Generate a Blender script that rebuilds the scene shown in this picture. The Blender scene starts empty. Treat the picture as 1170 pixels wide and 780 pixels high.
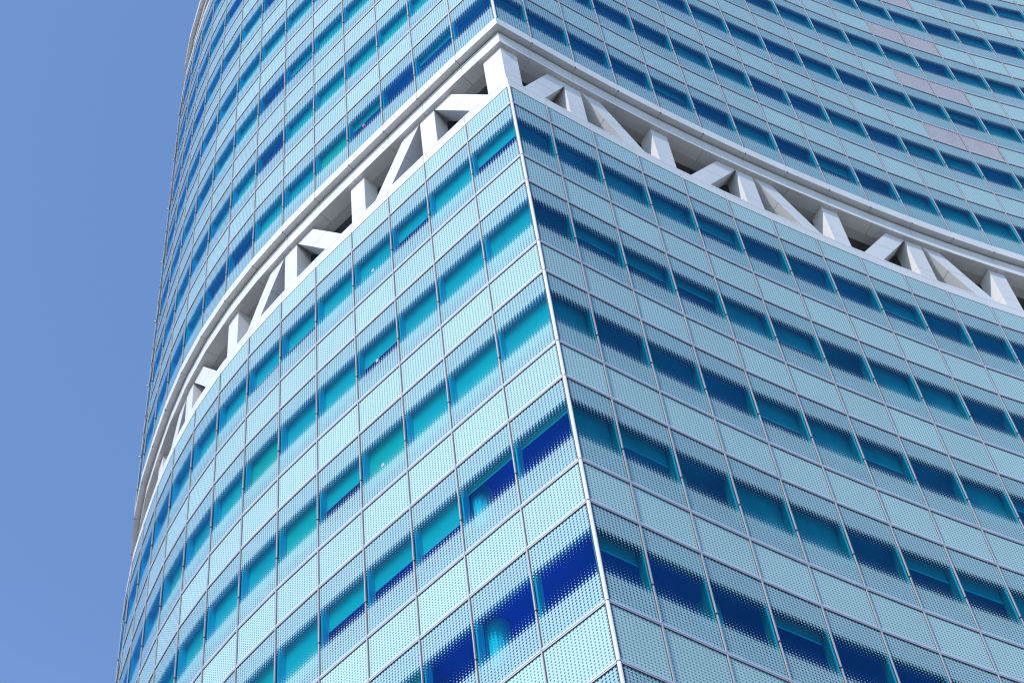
import bpy, math, random
from mathutils import Vector, Matrix
random.seed(7)
D = bpy.data
COL = bpy.context.scene.collection
SC = bpy.context.scene

# ------------------------------------------------------------------ units
S = 1.5                       # one facade module in metres
EYE = 1.6                     # camera height above the ground
DIST, RISE = 16.18155, 31.69673   # camera to corner, in modules (across, up)
def Z(z): return EYE + (RISE + z) * S      # module height -> metres above ground
GROUND = 0.0

# plan of the two facades, in modules, from the shared corner outwards
L_PLAN = [[0,0],[-.897,.608],[-1.778,1.229],[-2.557,1.782],[-3.372,2.362],[-4.183,2.948],[-4.979,3.552],[-5.751,4.188],[-6.486,4.866],[-7.17,5.595],[-7.795,6.376],[-8.358,7.202],[-8.87,8.061],[-9.357,8.935],[-9.766,9.848],[-10.093,10.792],[-10.337,11.762],[-10.496,12.75],[-10.568,13.747],[-10.553,14.747],[-10.45,15.742],[-10.262,16.724],[-9.988,17.686]]
R_PLAN = [[0,0],[.589,.543],[1.322,1.22],[2.066,1.888],[2.822,2.542],[3.593,3.179],[4.376,3.801],[5.17,4.409],[5.972,5.006],[6.783,5.592],[7.603,6.163],[8.436,6.717],[9.28,7.253],[10.135,7.772],[11.001,8.272],[11.877,8.755],[12.763,9.219],[13.658,9.664],[14.563,10.09],[15.476,10.498],[16.398,10.886],[17.327,11.254],[18.264,11.604]]
PLAN = [[Vector(p) * S for p in L_PLAN], [Vector(p) * S for p in R_PLAN]]
NL = [len(PLAN[0]) - 1, len(PLAN[1]) - 1]
SG = [-1, 1]
def seg_t(sd, i): return (PLAN[sd][i+1] - PLAN[sd][i]).normalized()
def seg_n(sd, i):
    t = seg_t(sd, i); return Vector((t.y, -t.x)) * SG[sd]
def miter(a, b): return (a + b) / (1 + a.dot(b))
MIT = [[], []]
for sd in (0, 1):
    for i in range(NL[sd] + 1):
        if i == 0: m = miter(seg_n(0, 0), seg_n(1, 0))
        elif i == NL[sd]: m = seg_n(sd, i-1)
        else: m = miter(seg_n(sd, i-1), seg_n(sd, i))
        MIT[sd].append(m)
def P(sd, s, off):
    """plan point at module s along facade sd, off metres outwards"""
    i = min(max(int(math.floor(s)), 0), NL[sd] - 1); f = s - i
    a = PLAN[sd][i] + MIT[sd][i] * off; b = PLAN[sd][i+1] + MIT[sd][i+1] * off
    return a.lerp(b, f)
def Q(sd, s, off):
    """as P, but set back square to the facade even beside the corner"""
    i = min(max(int(math.floor(s)), 0), NL[sd] - 1); f = s - i
    na = seg_n(sd, 0) if i == 0 else MIT[sd][i]
    return P(sd, s, 0) + na.lerp(MIT[sd][i+1], f) * off
def V3(p, z): return (p.x, p.y, z)

# levels, in modules: lower part (under the open storey) and upper part
LOW = [-.0, -1.964, -2.846, -4.812, -5.689, -7.649, -8.533, -10.506, -11.383, -13.35, -14.42, -16.385, -17.262]
UP = [3.57, 5.528]
for k in range(6):
    UP += [UP[1] + 2.8415*(k+1) - 1.9645, UP[1] + 2.8415*(k+1)]
TOP1 = UP[-1]                 # 22.58
SILL0 = .64

# ------------------------------------------------------------------ materials
def new_mat(name):
    m = D.materials.new(name); m.use_nodes = True
    nt = m.node_tree; nt.nodes.clear()
    return m, nt
def N(nt, t, **kw):
    n = nt.nodes.new(t)
    for k, v in kw.items(): setattr(n, k, v)
    return n
def math_n(nt, op, a, b=None, c=None):
    n = N(nt, 'ShaderNodeMath', operation=op)
    for k, x in enumerate((a, b, c)):
        if x is None: continue
        if isinstance(x, (int, float)): n.inputs[k].default_value = x
        else: nt.links.new(x, n.inputs[k])
    return n.outputs[0]
def plain(name, col, rough=.5, metal=0., noise=.06, scale=1.5, spec=.5, bump=0):
    m, nt = new_mat(name)
    o = N(nt, 'ShaderNodeOutputMaterial'); b = N(nt, 'ShaderNodeBsdfPrincipled')
    tc = N(nt, 'ShaderNodeTexCoord'); nz = N(nt, 'ShaderNodeTexNoise'); nz.inputs['Scale'].default_value = scale
    nz.inputs['Detail'].default_value = 6
    mp = N(nt, 'ShaderNodeMapping'); mp.inputs['Scale'].default_value = (1, 1, .35)
    nt.links.new(tc.outputs['Object'], mp.inputs[0]); nt.links.new(mp.outputs[0], nz.inputs['Vector'])
    mr = N(nt, 'ShaderNodeMapRange'); mr.inputs['From Min'].default_value = .3; mr.inputs['From Max'].default_value = .7
    mr.inputs['To Min'].default_value = 1 - noise; mr.inputs['To Max'].default_value = 1 + noise
    nt.links.new(nz.outputs[0], mr.inputs[0])
    mx = N(nt, 'ShaderNodeVectorMath', operation='SCALE'); mx.inputs[0].default_value = col
    nt.links.new(mr.outputs[0], mx.inputs['Scale'])
    nt.links.new(mx.outputs[0], b.inputs['Base Color'])
    b.inputs['Roughness'].default_value = rough; b.inputs['Metallic'].default_value = metal
    b.inputs['Specular IOR Level'].default_value = spec
    nt.links.new(b.outputs[0], o.inputs[0])
    return m

WIN_H = 2.95
FRIT_COL = (.47, .655, .615)
TINT = (.06, .62, .72)
def lattice_dist(nt, uv):
    sx = N(nt, 'ShaderNodeSeparateXYZ'); nt.links.new(uv, sx.inputs[0])
    fx = math_n(nt, 'SUBTRACT', math_n(nt, 'FRACT', sx.outputs[0]), .5)
    fy = math_n(nt, 'SUBTRACT', math_n(nt, 'FRACT', sx.outputs[1]), .5)
    d = math_n(nt, 'SQRT', math_n(nt, 'ADD', math_n(nt, 'MULTIPLY', fx, fx), math_n(nt, 'MULTIPLY', fy, fy)))
    return d, sx
def glass_coat(nt, ior=1.5, k=1.0):
    fr = N(nt, 'ShaderNodeFresnel'); ge = N(nt, 'ShaderNodeNewGeometry')
    # thin sheet: the same reflectance from both sides
    nt.links.new(math_n(nt, 'ADD', ior, math_n(nt, 'MULTIPLY', ge.outputs['Backfacing'], 1/ior - ior)), fr.inputs['IOR'])
    g = N(nt, 'ShaderNodeBsdfGlossy'); g.inputs['Roughness'].default_value = .015; g.inputs['Color'].default_value = (.12, .46, .86, 1)
    # faint waviness of the panes
    tc = N(nt, 'ShaderNodeTexCoord'); nz = N(nt, 'ShaderNodeTexNoise'); nz.inputs['Scale'].default_value = .9
    nz.inputs['Detail'].default_value = 1
    nt.links.new(tc.outputs['Object'], nz.inputs['Vector'])
    bp = N(nt, 'ShaderNodeBump'); bp.inputs['Strength'].default_value = .12; bp.inputs['Distance'].default_value = .02
    nt.links.new(nz.outputs[0], bp.inputs['Height']); nt.links.new(bp.outputs[0], g.inputs['Normal'])
    return math_n(nt, 'MINIMUM', math_n(nt, 'MULTIPLY', fr.outputs[0], k), 1.), g
def tone(nt, lo, hi):
    """slow soft dirt / batch tone on the panes, from the object position"""
    tc = N(nt, 'ShaderNodeTexCoord'); nz = N(nt, 'ShaderNodeTexNoise'); nz.inputs['Scale'].default_value = .55
    nz.inputs['Detail'].default_value = 5
    nt.links.new(tc.outputs['Object'], nz.inputs['Vector'])
    at = N(nt, 'ShaderNodeAttribute', attribute_name='batch')
    s = math_n(nt, 'ADD', math_n(nt, 'MULTIPLY', nz.outputs[0], .5), math_n(nt, 'MULTIPLY', at.outputs['Fac'], .5))
    mr = N(nt, 'ShaderNodeMapRange'); mr.inputs['To Min'].default_value = lo; mr.inputs['To Max'].default_value = hi
    mr.inputs['From Min'].default_value = .2; mr.inputs['From Max'].default_value = .8
    nt.links.new(s, mr.inputs[0]); return mr.outputs[0]

def make_window_glass():
    m, nt = new_mat('fritted_window_glass')
    o = N(nt, 'ShaderNodeOutputMaterial')
    uv = N(nt, 'ShaderNodeUVMap', uv_map='frit'); d, sx = lattice_dist(nt, uv.outputs[0])
    pv = N(nt, 'ShaderNodeUVMap', uv_map='pane'); ps = N(nt, 'ShaderNodeSeparateXYZ'); nt.links.new(pv.outputs[0], ps.inputs[0])
    fc = N(nt, 'ShaderNodeFloatCurve'); cv = fc.mapping.curves[0]
    pts = [(0, .495), (.24, .49), (.27, .35), (.305, .19), (.35, .10), (.40, .04), (.43, 0), (.54, 0), (.60, .06), (.65, .13), (.685, .24), (.715, .41), (.735, .49), (1, .495)]
    while len(cv.points) < len(pts): cv.points.new(.5, .5)
    for p_, q in zip(cv.points, pts): p_.location = q; p_.handle_type = 'VECTOR'
    fc.mapping.update()
    nt.links.new(ps.outputs[1], fc.inputs['Value'])
    df = math_n(nt, 'SUBTRACT', fc.outputs[0], d)
    mr = N(nt, 'ShaderNodeMapRange', interpolation_type='SMOOTHSTEP')
    mr.inputs['From Min'].default_value = -.03; mr.inputs['From Max'].default_value = .03
    nt.links.new(df, mr.inputs[0])
    tr = N(nt, 'ShaderNodeBsdfTransparent'); tr.inputs[0].default_value = (*TINT, 1)
    dif = N(nt, 'ShaderNodeBsdfDiffuse'); trl = N(nt, 'ShaderNodeBsdfTranslucent')
    tn = N(nt, 'ShaderNodeVectorMath', operation='SCALE'); tn.inputs[0].default_value = FRIT_COL
    nt.links.new(tone(nt, .94, 1.04), tn.inputs['Scale'])
    nt.links.new(tn.outputs[0], dif.inputs[0]); trl.inputs[0].default_value = (.15, .80, .85, 1)
    mf = N(nt, 'ShaderNodeMixShader'); mf.inputs[0].default_value = .2
    nt.links.new(dif.outputs[0], mf.inputs[1]); nt.links.new(trl.outputs[0], mf.inputs[2])
    mm = N(nt, 'ShaderNodeMixShader'); nt.links.new(mr.outputs[0], mm.inputs[0])
    nt.links.new(tr.outputs[0], mm.inputs[1]); nt.links.new(mf.outputs[0], mm.inputs[2])
    f, g = glass_coat(nt)
    mo = N(nt, 'ShaderNodeMixShader'); nt.links.new(f, mo.inputs[0])
    nt.links.new(mm.outputs[0], mo.inputs[1]); nt.links.new(g.outputs[0], mo.inputs[2])
    nt.links.new(mo.outputs[0], o.inputs[0])
    return m
def make_spandrel():
    m, nt = new_mat('dotted_spandrel_glass')
    o = N(nt, 'ShaderNodeOutputMaterial')
    uv = N(nt, 'ShaderNodeUVMap', uv_map='frit'); d, sx = lattice_dist(nt, uv.outputs[0])
    mr = N(nt, 'ShaderNodeMapRange', interpolation_type='SMOOTHSTEP')
    mr.inputs['From Min'].default_value = -.03; mr.inputs['From Max'].default_value = .03
    nt.links.new(math_n(nt, 'SUBTRACT', .51, d), mr.inputs[0])
    mc = N(nt, 'ShaderNodeMix', data_type='RGBA')
    mc.inputs['A'].default_value = (.06, .16, .20, 1); mc.inputs['B'].default_value = (.475, .645, .60, 1)
    nt.links.new(mr.outputs[0], mc.inputs['Factor'])
    tn = N(nt, 'ShaderNodeVectorMath', operation='SCALE'); nt.links.new(mc.outputs['Result'], tn.inputs[0])
    nt.links.new(tone(nt, .93, 1.05), tn.inputs['Scale'])
    dif = N(nt, 'ShaderNodeBsdfDiffuse'); nt.links.new(tn.outputs[0], dif.inputs[0])
    f, g = glass_coat(nt)
    mo = N(nt, 'ShaderNodeMixShader'); nt.links.new(f, mo.inputs[0])
    nt.links.new(dif.outputs[0], mo.inputs[1]); nt.links.new(g.outputs[0], mo.inputs[2])
    nt.links.new(mo.outputs[0], o.inputs[0])
    return m

M = {}
M['window'] = make_window_glass()
M['spandrel'] = make_spandrel()
M['white'] = plain('white_aluminium_cladding', (.70, .685, .665), .38, noise=.05, scale=1.1)
M['soffit'] = plain('grey_soffit_panel', (.56, .53, .49), .6, noise=.05, scale=.7)
M['alu'] = plain('satin_aluminium', (.52, .49, .49), .35, .35, noise=.06, scale=3)
M['transom'] = plain('pale_anodised_transom', (.64, .63, .70), .35, .25, noise=.05, scale=3)
M['gasket'] = plain('black_gasket', (.02, .022, .03), .6)
M['reveal'] = plain('reveal_lining', (.60, .68, .86), .5, noise=.03)
M['lining'] = plain('blue_grey_backing', (.15, .34, .56), .7, noise=.05)
M['reveal_shaded'] = plain('shaded_reveal_lining', (.17, .19, .185), .55, noise=.08)  # reveal lining again, shade put into its colour to dim the right facade
M['glint_strip'] = plain('added_glint_strip', (.80, .82, .78), .4)  # for an added strip that gives a sunlit glint beside the mullions
M['blind_shaded'] = plain('shaded_blind_fabric', (.38, .40, .40), .8, noise=.1, scale=2)  # roller blind again, shade of the right facade put into its colour
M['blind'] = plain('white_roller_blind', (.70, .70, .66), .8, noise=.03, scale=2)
_nt = M['blind'].node_tree; _b = next(n for n in _nt.nodes if n.type == 'BSDF_PRINCIPLED'); _src = _b.inputs['Base Color'].links[0].from_socket
_oi = N(_nt, 'ShaderNodeObjectInfo'); _cr = N(_nt, 'ShaderNodeValToRGB'); _e = _cr.color_ramp.elements
_e[0].color = (.95, .88, .80, 1); _e[1].color = (.95, 1, .62, 1); _x = _e.new(.55); _x.color = (.9, .98, .86, 1)
_nt.links.new(_oi.outputs['Random'], _cr.inputs[0]); _mx = N(_nt, 'ShaderNodeMix', data_type='RGBA', blend_type='MULTIPLY'); _mx.inputs['Factor'].default_value = 1
_nt.links.new(_src, _mx.inputs['A']); _nt.links.new(_cr.outputs[0], _mx.inputs['B']); _nt.links.new(_mx.outputs['Result'], _b.inputs['Base Color'])
M['hem'] = plain('blind_hem_bar', (.85, .87, .88), .4)
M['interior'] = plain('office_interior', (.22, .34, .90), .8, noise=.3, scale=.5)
M['ceiling'] = plain('office_ceiling_tint_light', (.02, .13, .95), .8, noise=.1)  # blue of the light through tinted panes put into the colour
M['ceiling_navy_light'] = plain('office_ceiling_navy_light', (.04, .30, .66), .8, noise=.1)  # same ceiling, deeper light of the low right windows painted in
M['ceiling_sky_sheen'] = plain('office_ceiling_sky_sheen', (.62, .78, .80), .8, noise=.1)  # same ceiling, sky reflection on the right panes put into its colour
M['ceiling_lit'] = plain('office_ceiling_lit', (.06, .68, .95), .8, noise=.1)  # same ceiling, brighter light of the upper left windows painted in
M['dark'] = plain('dark_recess_lining', (.20, .20, .195), .8)
M['column'] = plain('painted_column', (.85, .87, .86), .5)
M['grille'] = plain('louver_metal', (.50, .48, .52), .4, .2, noise=.04)
M['grilleback'] = plain('louver_backing', (.30, .29, .36), .7)
M['rear'] = plain('concrete_panel', (.4, .41, .42), .8)
M['sticker'] = plain('pink_paper', (.65, .05, .25), .6)
M['paper'] = plain('pale_paper', (.45, .42, .42), .7)
def make_ground():
    m, nt = new_mat('paved_ground')
    o = N(nt, 'ShaderNodeOutputMaterial'); b = N(nt, 'ShaderNodeBsdfPrincipled')
    tc = N(nt, 'ShaderNodeTexCoord'); br = N(nt, 'ShaderNodeTexBrick'); br.inputs['Scale'].default_value = 1.2
    br.inputs['Color1'].default_value = (.10, .09, .075, 1); br.inputs['Color2'].default_value = (.12, .11, .095, 1); br.inputs['Mortar'].default_value = (.05, .05, .05, 1)
    nt.links.new(tc.outputs['Object'], br.inputs['Vector']); nt.links.new(br.outputs[0], b.inputs['Base Color'])
    b.inputs['Roughness'].default_value = .85; nt.links.new(b.outputs[0], o.inputs[0]); return m
M['ground'] = make_ground()

# ------------------------------------------------------------------ mesh helpers
class MB:
    def __init__(s): s.v = []; s.f = []; s.fu = []; s.pu = []; s.mi = []; s.b = []
    def face(s, pts, mi=0, frit=None, pane=None, batch=.5):
        k = len(s.v); s.v += [tuple(p) for p in pts]; n = len(pts); s.f.append(tuple(range(k, k+n)))
        s.fu += frit or [(0, 0)]*n; s.pu += pane or [(0, 0)]*n; s.mi.append(mi); s.b.append(batch)
    def hexa(s, a, b, mi=0):
        """a, b: two matching quads (lists of 4 points) joined into a closed box"""
        s.face(a, mi); s.face(b[::-1], mi)
        for i in range(4):
            j = (i+1) % 4; s.face([a[j], a[i], b[i], b[j]], mi)
    def box(s, sd, s0, s1, o0, o1, z0, z1, mi=0, zm=False):
        """box following the facade between modules s0..s1 inside one module, offs o0>o1 (m), heights z (m)"""
        a = [V3(P(sd, s0, o), z) for o, z in ((o0, z0), (o0, z1), (o1, z1), (o1, z0))]
        b = [V3(P(sd, s1, o), z) for o, z in ((o0, z0), (o0, z1), (o1, z1), (o1, z0))]
        s.hexa(a, b, mi)
    def prism(s, poly, z0, z1, mi=0):
        n = len(poly); s.face([V3(p, z0) for p in poly], mi); s.face([V3(p, z1) for p in poly][::-1], mi)
        for i in range(n):
            j = (i+1) % n; s.face([V3(poly[i], z0), V3(poly[j], z0), V3(poly[j], z1), V3(poly[i], z1)], mi)
    def build(s, name, mats, parent=None, props=None):
        me = D.meshes.new(name); me.from_pydata(s.v, [], s.f)
        u = me.uv_layers.new(name='frit'); w = me.uv_layers.new(name='pane')
        u.data.foreach_set('uv', [c for q in s.fu for c in q]); w.data.foreach_set('uv', [c for q in s.pu for c in q])
        me.polygons.foreach_set('material_index', s.mi)
        at = me.attributes.new('batch', 'FLOAT', 'FACE'); at.data.foreach_set('value', s.b)
        for m in (mats if isinstance(mats, (list, tuple)) else [mats]): me.materials.append(M[m])
        me.update()
        import bmesh
        bm = bmesh.new(); bm.from_mesh(me)
        bmesh.ops.remove_doubles(bm, verts=bm.verts, dist=1e-5)
        if not name.startswith(('window', 'spandrel', 'roller')): bmesh.ops.recalc_face_normals(bm, faces=bm.faces)
        bm.to_mesh(me); bm.free()
        o = D.objects.new(name, me); COL.objects.link(o)
        if parent: o.parent = parent
        for k, x in (props or {}).items(): o[k] = x
        return o

tower = D.objects.new('glass_tower', None); COL.objects.link(tower); tower.location = (0, 0, 0)
tower.empty_display_size = 3
tower['label'] = 'tall curved tower of dotted blue glass with an open storey of white trusses'
tower['category'] = 'tower'

# ------------------------------------------------------------------ camera numbers, also used to rank the panels
F_PX, YAW, PITCH, ROLL = 2297.798, -.0401509, .9820452, -.1562449
CAM = Vector((0, -DIST*S, EYE))
fw = Vector((math.sin(YAW)*math.cos(PITCH), math.cos(YAW)*math.cos(PITCH), math.sin(PITCH)))
rt = Vector((math.cos(YAW), -math.sin(YAW), 0)); up = rt.cross(fw)
rt2 = rt*math.cos(ROLL) + up*math.sin(ROLL); up2 = -rt*math.sin(ROLL) + up*math.cos(ROLL)
def proj(p):
    v = Vector(p) - CAM; z = v.dot(fw); return (585 + F_PX*v.dot(rt2)/z, 390 - F_PX*v.dot(up2)/z)
def seen_area(quad):
    """area in the picture of a facade cell, 0 when turned away or outside the frame"""
    q = [proj(p) for p in quad]
    a = .5*sum(q[i][0]*q[(i+1) % 4][1] - q[(i+1) % 4][0]*q[i][1] for i in range(4))
    x0 = min(c[0] for c in q); x1 = max(c[0] for c in q); y0 = min(c[1] for c in q); y1 = max(c[1] for c in q)
    fx = max(0, min(x1, 1170) - max(x0, 0))/max(x1-x0, 1e-6); fy = max(0, min(y1, 780) - max(y0, 0))/max(y1-y0, 1e-6)
    return abs(a)*fx*fy

# ------------------------------------------------------------------ facade cells
cells_w, cells_s = [], []      # (area, side, column, z_bottom, z_top, row)
def cell(sd, i, zb, zt):
    return [V3(P(sd, i, 0), zb), V3(P(sd, i+1, 0), zb), V3(P(sd, i+1, 0), zt), V3(P(sd, i, 0), zt)]
for sd in (0, 1):
    for i in range(NL[sd]):
        lev = [('s', SILL0, LOW[0], -1)]
        for k in range(len(LOW)-1): lev.append(('w' if k % 2 == 0 else 's', LOW[k], LOW[k+1], k//2))
        for k in range(len(UP)-1): lev.append(('w' if k % 2 == 0 else 's', UP[k+1], UP[k], 10 + k//2))
        lev.append(('s', TOP1 + SILL0, TOP1, 20))
        for kind, t, b, row in lev:
            q = cell(sd, i, Z(b), Z(t))
            n = seg_n(sd, i); c = Vector(q[0]) - CAM
            a = seen_area(q) if n.x*c.x + n.y*c.y < 0 else 0
            louver = kind == 's' and sd == 1 and i in (12, 13) and row >= 10 and row < 15
            if louver and row - 10 in (1, 2, 3, 4): cells_s.append((a, sd, i, Z(b), Z(t), row, True))
            elif kind == 's': cells_s.append((a, sd, i, Z(b), Z(t), row, False))
            else: cells_w.append((a, sd, i, Z(b), Z(t), row, False))
cells_w.sort(key=lambda c: -c[0]); cells_s.sort(key=lambda c: -c[0])
PITCH_M = .0835
def pane_face(mb, sd, i, zb, zt, batch):
    w = (PLAN[sd][i+1] - PLAN[sd][i]).length; h = zt - zb
    nx = round(w / PITCH_M); ny = round(h / PITCH_M)
    q = cell(sd, i, zb, zt); fr = [(0, ny), (nx, ny), (nx, 0), (0, 0)]; pa = [(0, 1), (1, 1), (1, 0), (0, 0)]
    if sd == 0: q, fr, pa = q[::-1], fr[::-1], pa[::-1]
    mb.face(q, 0, fr, pa, batch)
HEAD, FOOT, DEPTH = .64, .55, .22
def reveal_faces(mb, sd, i, zb, zt):
    zh, zs = zt - HEAD, zb + FOOT; e = .045
    def q(s, o, z): return V3(P(sd, i + s, o), z)
    a, b, f, k = e, 1-e, -.03, -DEPTH
    mb.face([q(a, f, zh), q(b, f, zh), q(b, k, zh), q(a, k, zh)], 2*sd)       # head
    mb.face([q(a, f, zs), q(b, f, zs), q(b, k, zs), q(a, k, zs)], 2*sd)       # sill board
    mb.face([q(a, f, zs), q(a, k, zs), q(a, k, zh), q(a, f, zh)], 2*sd)       # jambs
    mb.face([q(b, f, zs), q(b, k, zs), q(b, k, zh), q(b, f, zh)], 2*sd)
    mb.face([q(0, f, zh), q(1, f, zh), q(1, f, zt), q(0, f, zt)], 1)       # lining behind the frit
    mb.face([q(0, f, zb), q(1, f, zb), q(1, f, zs), q(0, f, zs)], 1)
    mb.face([q(0, f, zs), q(a, f, zs), q(a, f, zh), q(0, f, zh)])
    mb.face([q(b, f, zs), q(1, f, zs), q(1, f, zh), q(b, f, zh)])
    if sd: mb.box(sd, i + .964, i + .972, -.003, -.0295, zs, zh, 3)  # added on the right facade only, to catch the sun as a glint
def blind_faces(mb, sd, i, zb, zt, drop):
    zh, zs = zt - HEAD, zb + FOOT; z0 = zh + .04 - (zh + .04 - zs)*drop; o = -DEPTH - .03
    mb.box(sd, i + .03, i + .97, o + .024, o + .018, z0, zh + .05)
    mb.box(sd, i + .03, i + .97, o + .028, o + .012, z0 - .035, z0, 1)
OPEN = {(0, 0, 3): .13, (0, 1, 3): .13, (0, 0, 4): 0, (0, 1, 4): 0, (0, 2, 4): 0, (0, 0, 0): .36, (0, 2, 0): .39, (0, 5, 0): .44, (0, 6, 0): .46,
        (0, 3, 3): .42, (0, 4, 3): .42, (0, 2, 3): .50, (1, 2, 4): 0, (1, 3, 4): .2, (1, 4, 4): 0, (1, 1, 4): 0, (0, 0, 10): .04, (0, 1, 10): .2, (0, 2, 10): .0, (0, 3, 10): .25}
def blind_drop(sd, i, row):
    if (sd, i, row) in OPEN: return OPEN[(sd, i, row)]
    r = random.Random(sd*1000 + i*31 + row*7 + 5); t = r.random()
    if sd == 0 and row < 10: return 1.0 if t < .87 else .42
    if sd == 0: return 1.0 if t < .72 else (.05 if t < .85 else .3)
    return 1.0 if t < .25 else (.0 if t < .62 else r.uniform(.2, .46))
rest_w, rest_r, rest_b, rest_g = MB(), MB(), MB(), MB()
for n, (a, sd, i, zb, zt, row, lv) in enumerate(cells_w):
    rnd = random.Random(n).random(); drop = blind_drop(sd, i, row)
    if n < 100 and a > 0:
        mb = MB(); pane_face(mb, sd, i, zb, zt, rnd)
        w = mb.build('window', 'window', tower)
        if drop < .5: w['label'] = 'window with its blind drawn up, deep blue inside' if drop < .1 else 'window with its blind half drawn, deep blue below it'
        r_ = MB(); reveal_faces(r_, sd, i, zb, zt); r_.build('window_reveal', ['reveal', 'lining', 'reveal_shaded', 'glint_strip'], w)
        if drop > 0:
            b_ = MB(); blind_faces(b_, sd, i, zb, zt, drop); b_.build('roller_blind', ['blind_shaded' if sd else 'blind', 'hem'], w)
    else:
        pane_face(rest_w, sd, i, zb, zt, rnd); reveal_faces(rest_r, sd, i, zb, zt)
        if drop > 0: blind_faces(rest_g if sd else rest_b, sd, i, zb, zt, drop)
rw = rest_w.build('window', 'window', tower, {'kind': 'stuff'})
rest_r.build('window_reveal', ['reveal', 'lining', 'reveal_shaded', 'glint_strip'], rw, {'kind': 'stuff'}); rest_b.build('roller_blind', ['blind', 'hem'], rw, {'kind': 'stuff'}); rest_g.build('roller_blind', ['blind_shaded', 'hem'], rw, {'kind': 'stuff', 'label': 'roller blind behind the shaded panes, shade painted into its grey'})
rest_s = MB(); n = 0
for (a, sd, i, zb, zt, row, louver) in cells_s:
    rnd = random.Random(zb*100 + i + sd*50).random()
    if louver:
        mb = MB()
        mb.box(sd, i + .03, i + .97, -.05, -.07, zb, zt, 1)
        for k in range(18):
            c = .05 + k*.053; mb.box(sd, i + c - .014, i + c + .014, .012, -.03, zb + .05, zt - .05)
        mb.build('louver_grille', ['grille', 'grilleback'], tower, {'label': 'pinkish grey louvred grille in place of a dotted glass panel'})
        continue
    if n < 100 and a > 0:
        mb = MB(); pane_face(mb, sd, i, zb, zt, rnd); mb.build('spandrel_panel', 'spandrel', tower); n += 1
    else: pane_face(rest_s, sd, i, zb, zt, rnd)
rest_s.build('spandrel_panel', 'spandrel', tower, {'kind': 'stuff'})

# ------------------------------------------------------------------ mullions, transoms, corner posts
def mull(sd, i, z0, z1):
    mb = MB(); w0 = .5*(PLAN[sd][i] - PLAN[sd][i-1]).length; 
    t = (seg_t(sd, i-1) + seg_t(sd, min(i, NL[sd]-1))).normalized(); nrm = MIT[sd][i].normalized(); c = PLAN[sd][i]
    def rod(u0, u1, o0, o1, a, b, mi):
        pol = [c + t*u0 + nrm*o0, c + t*u1 + nrm*o0, c + t*u1 + nrm*o1, c + t*u0 + nrm*o1]; mb.prism(pol, a, b, mi)
    rod(-.029, .029, .008, -.12, z0, z1, 1)
    rod(-.013, .013, .034, .0075, z0, z1, 0)
    lv = LOW if z0 < Z(0) else UP
    for k in range(0, len(lv)-1, 2):     # small dark joint halfway up each window
        zc = Z((lv[k] + lv[k+1])/2 - .25)
        if z0 < zc < z1: rod(-.028, .028, .040, .007, zc - .012, zc + .012, 1)
    o = mb.build('mullion', ['alu', 'gasket'], tower)
    if sd == 0 and z0 > Z(2) and i == 14:
        for k in range(1, len(UP)):
            if k % 2 == 1:
                pb = MB(); zc = Z(UP[k]); pol = [c + t*-.03 + nrm*.10, c + t*.03 + nrm*.10, c + t*.03 + nrm*.03, c + t*-.03 + nrm*.03]
                pb.prism(pol, zc - .02, zc + .02); pb.build('facade_anchor', 'white', o)
ZB = Z(LOW[-1])
for sd in (0, 1):
    for i in range(1, NL[sd]):
        mull(sd, i, ZB, Z(SILL0) + .01); mull(sd, i, Z(UP[0]) - .01, Z(TOP1 + SILL0) + .01)
def transom(sd, z):
    mb = MB()
    for i in range(NL[sd]):
        w = (PLAN[sd][i+1] - PLAN[sd][i]).length; e = .020/w; e0 = .06/w if i == 0 else e
        mb.box(sd, i + e0, i + 1 - e, .03, -.1, z - .012, z + .042, 0)
        mb.box(sd, i + e0, i + 1 - e, .024, -.1, z - .048, z - .022, 0)
        mb.box(sd, i + e0, i + 1 - e, .009, -.1, z - .0225, z - .0115, 1)
        mb.box(sd, i + e0, i + 1 - e, .009, -.1, z - .062, z - .0475, 1)
    mb.build('transom', ['transom', 'gasket'], tower)
for sd in (0, 1):
    for z in LOW + UP[1:]: transom(sd, Z(z))
def corner_post(z0, z1, lv):
    mb = MB(); nL, nR = seg_n(0, 0), seg_n(1, 0); tL, tR = seg_t(0, 0), seg_t(1, 0); c = PLAN[0][0]; m = MIT[0][0]
    g = [c + tL*.065 + nL*.01, c + m*.01, c + tR*.065 + nR*.01, c + tR*.065 - nR*.1, c - m*.1, c + tL*.065 - nL*.1]
    mb.prism(g, z0, z1, 1)
    cap = [c + tL*.031 + nL*.0095, c + tL*.034 + nL*.022]
    for k in range(7):
        a = k/6; d = (nL*(1-a) + nR*a).normalized(); cap.append(c + m*.0 + d*.030 + (tL*(1-a) + tR*a)*.012)
    cap += [c + tR*.034 + nR*.022, c + tR*.031 + nR*.0095, c + m*.005]
    mb.prism(cap, z0, z1, 0)
    for z in lv:
        z = Z(z)
        ring = [c + (p - c)*1.06 for p in cap]
        mb.prism(ring, z - .012, z + .012, 1)
    mb.build('corner_post', ['white', 'gasket'], tower)
corner_post(ZB, Z(SILL0) + .01, LOW); corner_post(Z(UP[0]) - .01, Z(TOP1 + SILL0), UP[1:])

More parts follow.
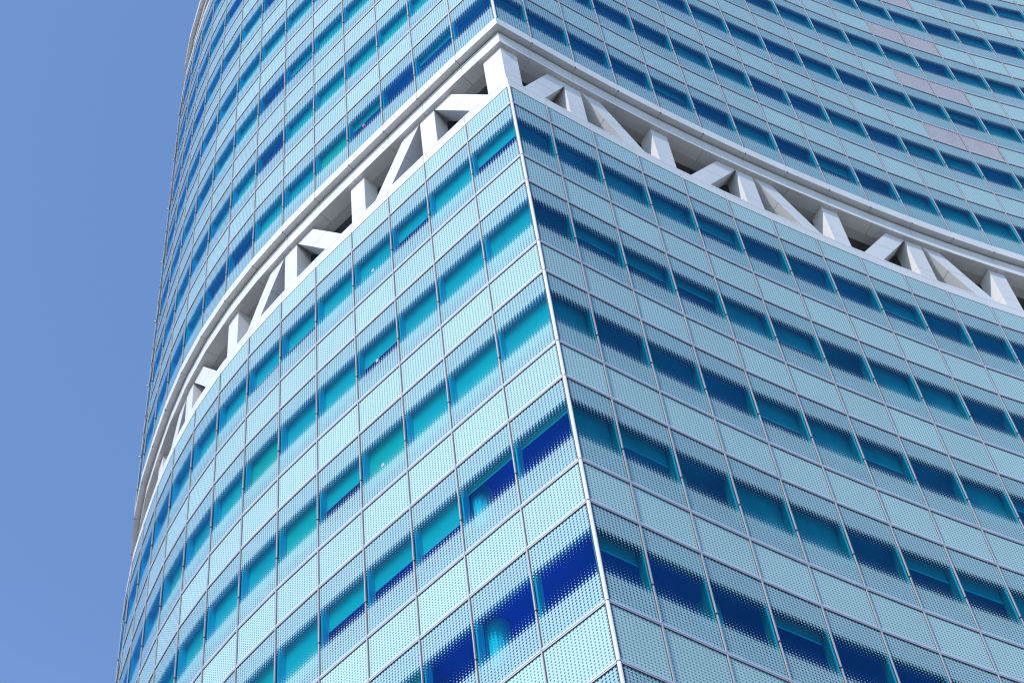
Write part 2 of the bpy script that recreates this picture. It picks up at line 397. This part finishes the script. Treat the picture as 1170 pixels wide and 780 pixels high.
# ------------------------------------------------------------------ the open storey: sill, trusses, soffit, lintel, cornice
def sweep(name, prof, mat, gap=.012, core=True, smax=None):
    """closed profile [(off m, z modules)] swept along both facades, one clad piece per module with open joints"""
    mb = MB()
    for sd in (0, 1):
        for i in range(NL[sd]):
            w = (PLAN[sd][i+1] - PLAN[sd][i]).length; e = gap/2/w
            s0 = i + (e if i > 0 else 0); s1 = i + 1 - e
            A = [V3(P(sd, s0, o), Z(z)) for o, z in prof]; B = [V3(P(sd, s1, o), Z(z)) for o, z in prof]
            n_ = len(prof)
            if i > 0: mb.face(A)
            mb.face(B[::-1])
            for k in range(n_):
                j = (k+1) % n_; mb.face([A[j], A[k], B[k], B[j]])
    if core:
        oc = sum(p[0] for p in prof)/len(prof); zc = sum(p[1] for p in prof)/len(prof)
        pr = [(oc + (o-oc)*.9 - .012, zc + (z-zc)*.9) for o, z in prof]
        for sd in (0, 1):
            for i in range(1, NL[sd]):
                w = (PLAN[sd][i+1] - PLAN[sd][i]).length; e = .03/w
                A = [V3(P(sd, i - e, o), Z(z)) for o, z in pr]; B = [V3(P(sd, i, o), Z(z)) for o, z in pr]; C_ = [V3(P(sd, i + e, o), Z(z)) for o, z in pr]
                for k in range(len(pr)):
                    j = (k+1) % len(pr); mb.face([A[j], A[k], B[k], B[j]], 1); mb.face([B[j], B[k], C_[k], C_[j]], 1)
    return mb.build(name, [mat, 'dark'], tower)
FRONT, BACK = -.21*S, -.56*S          # faces of the truss members
def open_storey(z0, posts_l, posts_r, small=False):
    q = lambda z: z + z0
    sill = sweep('sill_band', [(.012, q(.645)), (.012, q(.90)), (-.06, q(.905)), (-.06, q(.935)), (-.004, q(.94)), (-.004, q(1.0)), (-.3, q(1.0)), (-.3, q(.645))], 'white')
    corn = sweep('cornice', [(.02, q(3.28)), (.02, q(3.558)), (-.45, q(3.558)), (-.45, q(3.28))], 'white')
    sweep('lintel_beam', [(-.172, q(2.83)), (-.172, q(2.87)), (-.185, q(2.88)), (-.197, q(3.05)), (-.185, q(3.245)), (-.6, q(3.245)), (-.6, q(2.83))], 'white')
    if not small:
        for sd in (0, 1):
            for i in range(1, NL[sd] - 4):
                mb = MB(); w = 1/S
                mb.box(sd, i - .012, i, .026, .0, Z(q(3.28)) - .008, Z(q(3.28)) + .022); mb.box(sd, i, i + .012, .026, .0, Z(q(3.28)) - .008, Z(q(3.28)) + .022)
                mb.build('drip_clip', 'gasket', corn)
    mb = MB()                                   # soffit boards
    for sd in (0, 1):
        for i in range(NL[sd]):
            g = .007 if i % 2 == 0 else 0
            mb.box(sd, i + (g if i else 0), i + 1 - (.007 if i % 2 else 0), -.605, -.60*S, Z(q(2.836)), Z(q(2.836)) + .06)
            mb.box(sd, i, i + 1, -.605, -.60*S, Z(q(2.836)) + .061, Z(q(2.836)) + .08, 1)
    mb.build('soffit', ['soffit', 'dark'], tower)
    mb = MB()                                   # plenum, back wall and deck of the recess
    for sd in (0, 1):
        for i in range(NL[sd]):
            a = P(sd, i, -1.35); b = P(sd, i+1, -1.35)
            mb.box(sd, i, i+1, -1.35, -1.42, Z(q(.4)), Z(q(3.4)))
            mb.box(sd, i, i+1, -.6, -1.34, Z(q(2.99)), Z(q(3.04)))
    mb.build('recess_wall', 'dark', tower)
    mb = MB()
    for sd in (0, 1):
        for i in range(NL[sd]): mb.box(sd, i, i+1, -.31, -1.34, Z(q(.4)), Z(q(.5)))
    mb.build('terrace_deck', 'soffit', tower)
    zt, zj = Z(q(2.836)) - .003, Z(q(1.78))
    for sd, posts in ((0, posts_l), (1, posts_r)):
        for s in posts:
            mb = MB(); h = .19
            for a, b in ((Z(q(.5)), zj - .006), (zj + .006, zt)):
                for u0, u1 in ((s - h, s), (s, s + h)):
                    A = [V3(P(sd, u0, FRONT), a), V3(P(sd, u0, FRONT), b), V3(P(sd, u0, BACK), b), V3(P(sd, u0, BACK), a)]
                    B = [V3(P(sd, u1, FRONT), a), V3(P(sd, u1, FRONT), b), V3(P(sd, u1, BACK), b), V3(P(sd, u1, BACK), a)]
                    for k in range(4):
                        j = (k+1) % 4; mb.face([A[j], A[k], B[k], B[j]])
                    mb.face(A if u0 < s - .01 else B[::-1])
            mb.box(sd, s - h + .01, s + h - .01, FRONT - .012, BACK + .012, zj - .02, zj + .02, 1)
            mb.build('truss_post', ['white', 'soffit'], tower)
            if s % 4 == 2:
                for dr in (1, -1):
                    mb = MB(); fr, bk = FRONT - .004, BACK + .01
                    slope = .66 if s > 2 or dr > 0 else (.67, .53)[sd]
                    w1 = [(PLAN[sd][k+1] - PLAN[sd][k]).length/S for k in range(NL[sd])]
                    def along(l):          # module position after l modules of true length
                        k = 0
                        while l > w1[k]: l -= w1[k]; k += 1
                        return k + l/w1[k]
                    def cs(z): return along(sum(w1[:s]) + dr*(3.45 - z)*slope + hw)
                    for za, zb_ in ((.85, 2.12), (2.132, 2.833)):
                        hw = -.225; a0, b0 = cs(za), cs(zb_); hw = .225; a1, b1 = cs(za), cs(zb_)
                        qa = [(a0, za), (a1, za), (b1, zb_), (b0, zb_)]
                        mb.hexa([V3(Q(sd, c, fr), Z(q(z))) for c, z in qa], [V3(Q(sd, c, bk), Z(q(z))) for c, z in qa])
                    za = 2.10; zb_ = 2.15
                    hw = -.215; a0, b0 = cs(za), cs(zb_); hw = .215; a1, b1 = cs(za), cs(zb_)
                    qa = [(a0, za), (a1, za), (b1, zb_), (b0, zb_)]
                    mb.hexa([V3(Q(sd, c, fr - .012), Z(q(z))) for c, z in qa], [V3(Q(sd, c, bk + .012), Z(q(z))) for c, z in qa], 1)
                    mb.build('diagonal_brace', ['white', 'soffit'], tower)
    if not small:
        mb = MB()
        for a, b in ((Z(q(.5)), Z(q(1.78)) - .006), (Z(q(1.78)) + .006, zt)):
            mb.prism([Q(0, .57, FRONT), P(0, 0, FRONT), Q(1, .67, FRONT), Q(1, .67, BACK), P(0, 0, BACK), Q(0, .57, BACK)], a, b)
        o = FRONT - .012
        mb.prism([Q(0, .56, o), P(0, 0, o), Q(1, .66, o), Q(1, .66, BACK + .012), P(0, 0, BACK + .012), Q(0, .56, BACK + .012)], zj - .02, zj + .02, 1)
        mb.build('truss_post', ['white', 'soffit'], tower, {'label': 'wide white two-faced post at the corner of the open storey'})
open_storey(0, list(range(2, 18, 2)), list(range(2, 20, 2)))
open_storey(TOP1, list(range(8, 18, 2)), [], True)

# ------------------------------------------------------------------ inside: slabs, inner walls, round columns; body of the tower
def closed_outline(off):
    return [P(0, i, off) for i in range(NL[0], 0, -1)] + [P(0, 0, off)] + [P(1, i, off) for i in range(1, NL[1] + 1)]
OUT_ = closed_outline
mb = MB()
for sd in (0, 1):
    for i in range(NL[sd]):
        for z0, z1 in ((GROUND, Z(.4)), (Z(3.4), Z(TOP1 + .4))):
            mb.box(sd, i, i+1, -1.3, -1.38, z0, z1)
mb.build('inner_wall', 'interior', tower)
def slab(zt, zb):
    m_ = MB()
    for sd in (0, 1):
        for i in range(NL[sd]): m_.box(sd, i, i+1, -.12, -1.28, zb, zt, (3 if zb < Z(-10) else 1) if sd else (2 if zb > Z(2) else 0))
    m_.build('floor_slab', ['ceiling', 'ceiling_sky_sheen', 'ceiling_lit', 'ceiling_navy_light'], tower)  # copies of one ceiling, window light painted in by side and height
lv = [(SILL0, LOW[0])] + [(LOW[k], LOW[k+1]) for k in range(1, len(LOW)-1, 2)] + [(UP[k+1], UP[k]) for k in range(1, len(UP)-1, 2)]
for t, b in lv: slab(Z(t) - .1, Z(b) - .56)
def round_column(sd, s, off, r, z0, z1):
    c = P(sd, s, off); m_ = MB(); m_.prism([c + Vector((math.cos(a), math.sin(a)))*r for a in [k*math.pi/16 for k in range(32)]], z0, z1)
    o = m_.build('round_column', 'column', tower)
for s in (1.93, 5.93, 9.93): round_column(0, s, -.60, .26, ZB, Z(.3))
for s in (2.4, 6.4, 10.4): round_column(1, s, -.78, .26, ZB, Z(.3))
m_ = MB()
a, b = P(0, NL[0], 0), P(1, NL[1], 0)
m_.face([V3(a, GROUND), V3(b, GROUND), V3(b, Z(TOP1 + 3.55)), V3(a, Z(TOP1 + 3.55))]); m_.build('rear_wall', 'rear', tower)
m_ = MB(); ol = closed_outline(-.3); cpt = Vector((1.5, 22))
for i in range(len(ol)-1): m_.face([V3(ol[i], Z(TOP1 + 3.50)), V3(ol[i+1], Z(TOP1 + 3.50)), V3(cpt, Z(TOP1 + 3.50))])
m_.face([V3(ol[-1], Z(TOP1 + 3.5)), V3(ol[0], Z(TOP1 + 3.5)), V3(cpt, Z(TOP1 + 3.5))])
m_.build('roof', 'rear', tower)
m_ = MB()
zt = ZB
while zt > GROUND + .01:
    zb = max(GROUND, zt - 4.262)
    for sd in (0, 1):
        for i in range(NL[sd]): pane_face(m_, sd, i, zb, zt, .5)
    zt = zb
m_.build('base_wall', 'spandrel', tower)

# small papers on the panes
def on_facade(px, py, sd):
    v = rt2*((px - 585)/F_PX) - up2*((py - 390)/F_PX) + fw
    for i in range(NL[sd]):
        a, e = PLAN[sd][i], PLAN[sd][i+1] - PLAN[sd][i]; n_ = seg_n(sd, i)
        dn = v.x*n_.x + v.y*n_.y
        t = ((a.x - CAM.x)*n_.x + (a.y - CAM.y)*n_.y)/dn
        h = CAM + v*t; s_ = ((h.x - a.x)*e.x + (h.y - a.y)*e.y)/e.length_squared
        if 0 <= s_ < 1: return i, i + s_, h.z
for px, py, mt, nm in ((415.5, 143.5, 'sticker', 'sticker'), (426, 309, 'paper', 'paper_sheet'), (431, 412, 'paper', 'paper_sheet'), (437.5, 531, 'paper', 'paper_sheet')):
    hit = on_facade(px, py, 0)
    if not hit: continue
    i, s_, z = hit; m_ = MB(); m_.box(0, s_ - .03, s_ + .03, .006, .003, z - .05, z + .06)
    m_.build(nm, mt, tower)

# ------------------------------------------------------------------ ground
g = MB(); g.face([(-1500, -1500, 0), (1500, -1500, 0), (1500, 1500, 0), (-1500, 1500, 0)])
go = g.build('ground', 'ground'); go['kind'] = 'structure'; go['label'] = 'paved ground around the foot of the tower'; go['category'] = 'ground'

# ------------------------------------------------------------------ light, sky, camera
PSI, ELEV = math.radians(58), math.radians(40)
sun_dir = Vector((-math.cos(PSI)*math.cos(ELEV), -math.sin(PSI)*math.cos(ELEV), math.sin(ELEV)))
sl = D.lights.new('sun', 'SUN'); sl.energy = 2.0; sl.angle = math.radians(.5); sl.color = (1, .97, .92)
so = D.objects.new('sun', sl); COL.objects.link(so); so.rotation_euler = (-sun_dir).to_track_quat('-Z', 'Y').to_euler()
w = D.worlds.new('World'); SC.world = w; w.use_nodes = True
nt = w.node_tree; nt.nodes.clear()
sky = N(nt, 'ShaderNodeTexSky', sky_type='NISHITA'); sky.sun_disc = False
sky.sun_elevation = ELEV; sky.sun_rotation = math.atan2(sun_dir.x, sun_dir.y)
sky.air_density = 1.0; sky.dust_density = .25; sky.ozone_density = 5; sky.altitude = 0
bg = N(nt, 'ShaderNodeBackground'); bg.inputs[1].default_value = .15
ow = N(nt, 'ShaderNodeOutputWorld'); nt.links.new(sky.outputs[0], bg.inputs[0]); nt.links.new(bg.outputs[0], ow.inputs[0])

cam = D.cameras.new('camera'); co = D.objects.new('camera', cam); COL.objects.link(co)
cam.sensor_width = 36; cam.sensor_fit = 'HORIZONTAL'; cam.lens = F_PX/1170*36; cam.clip_end = 5000; cam.clip_start = .1
mat = Matrix((rt2, up2, -fw)).transposed().to_4x4(); mat.translation = CAM; co.matrix_world = mat
SC.camera = co
vs = SC.view_settings; vs.view_transform = 'Standard'; vs.look = 'None'; vs.exposure = .93; vs.gamma = 1; vs.use_curve_mapping = False
SC.cycles.transparent_max_bounces = 12; SC.cycles.max_bounces = 10; SC.cycles.filter_width = 1.2; SC.cycles.use_denoising = True; SC.cycles.denoising_prefilter = 'NONE'; SC.cycles.denoising_input_passes = 'RGB_ALBEDO_NORMAL'
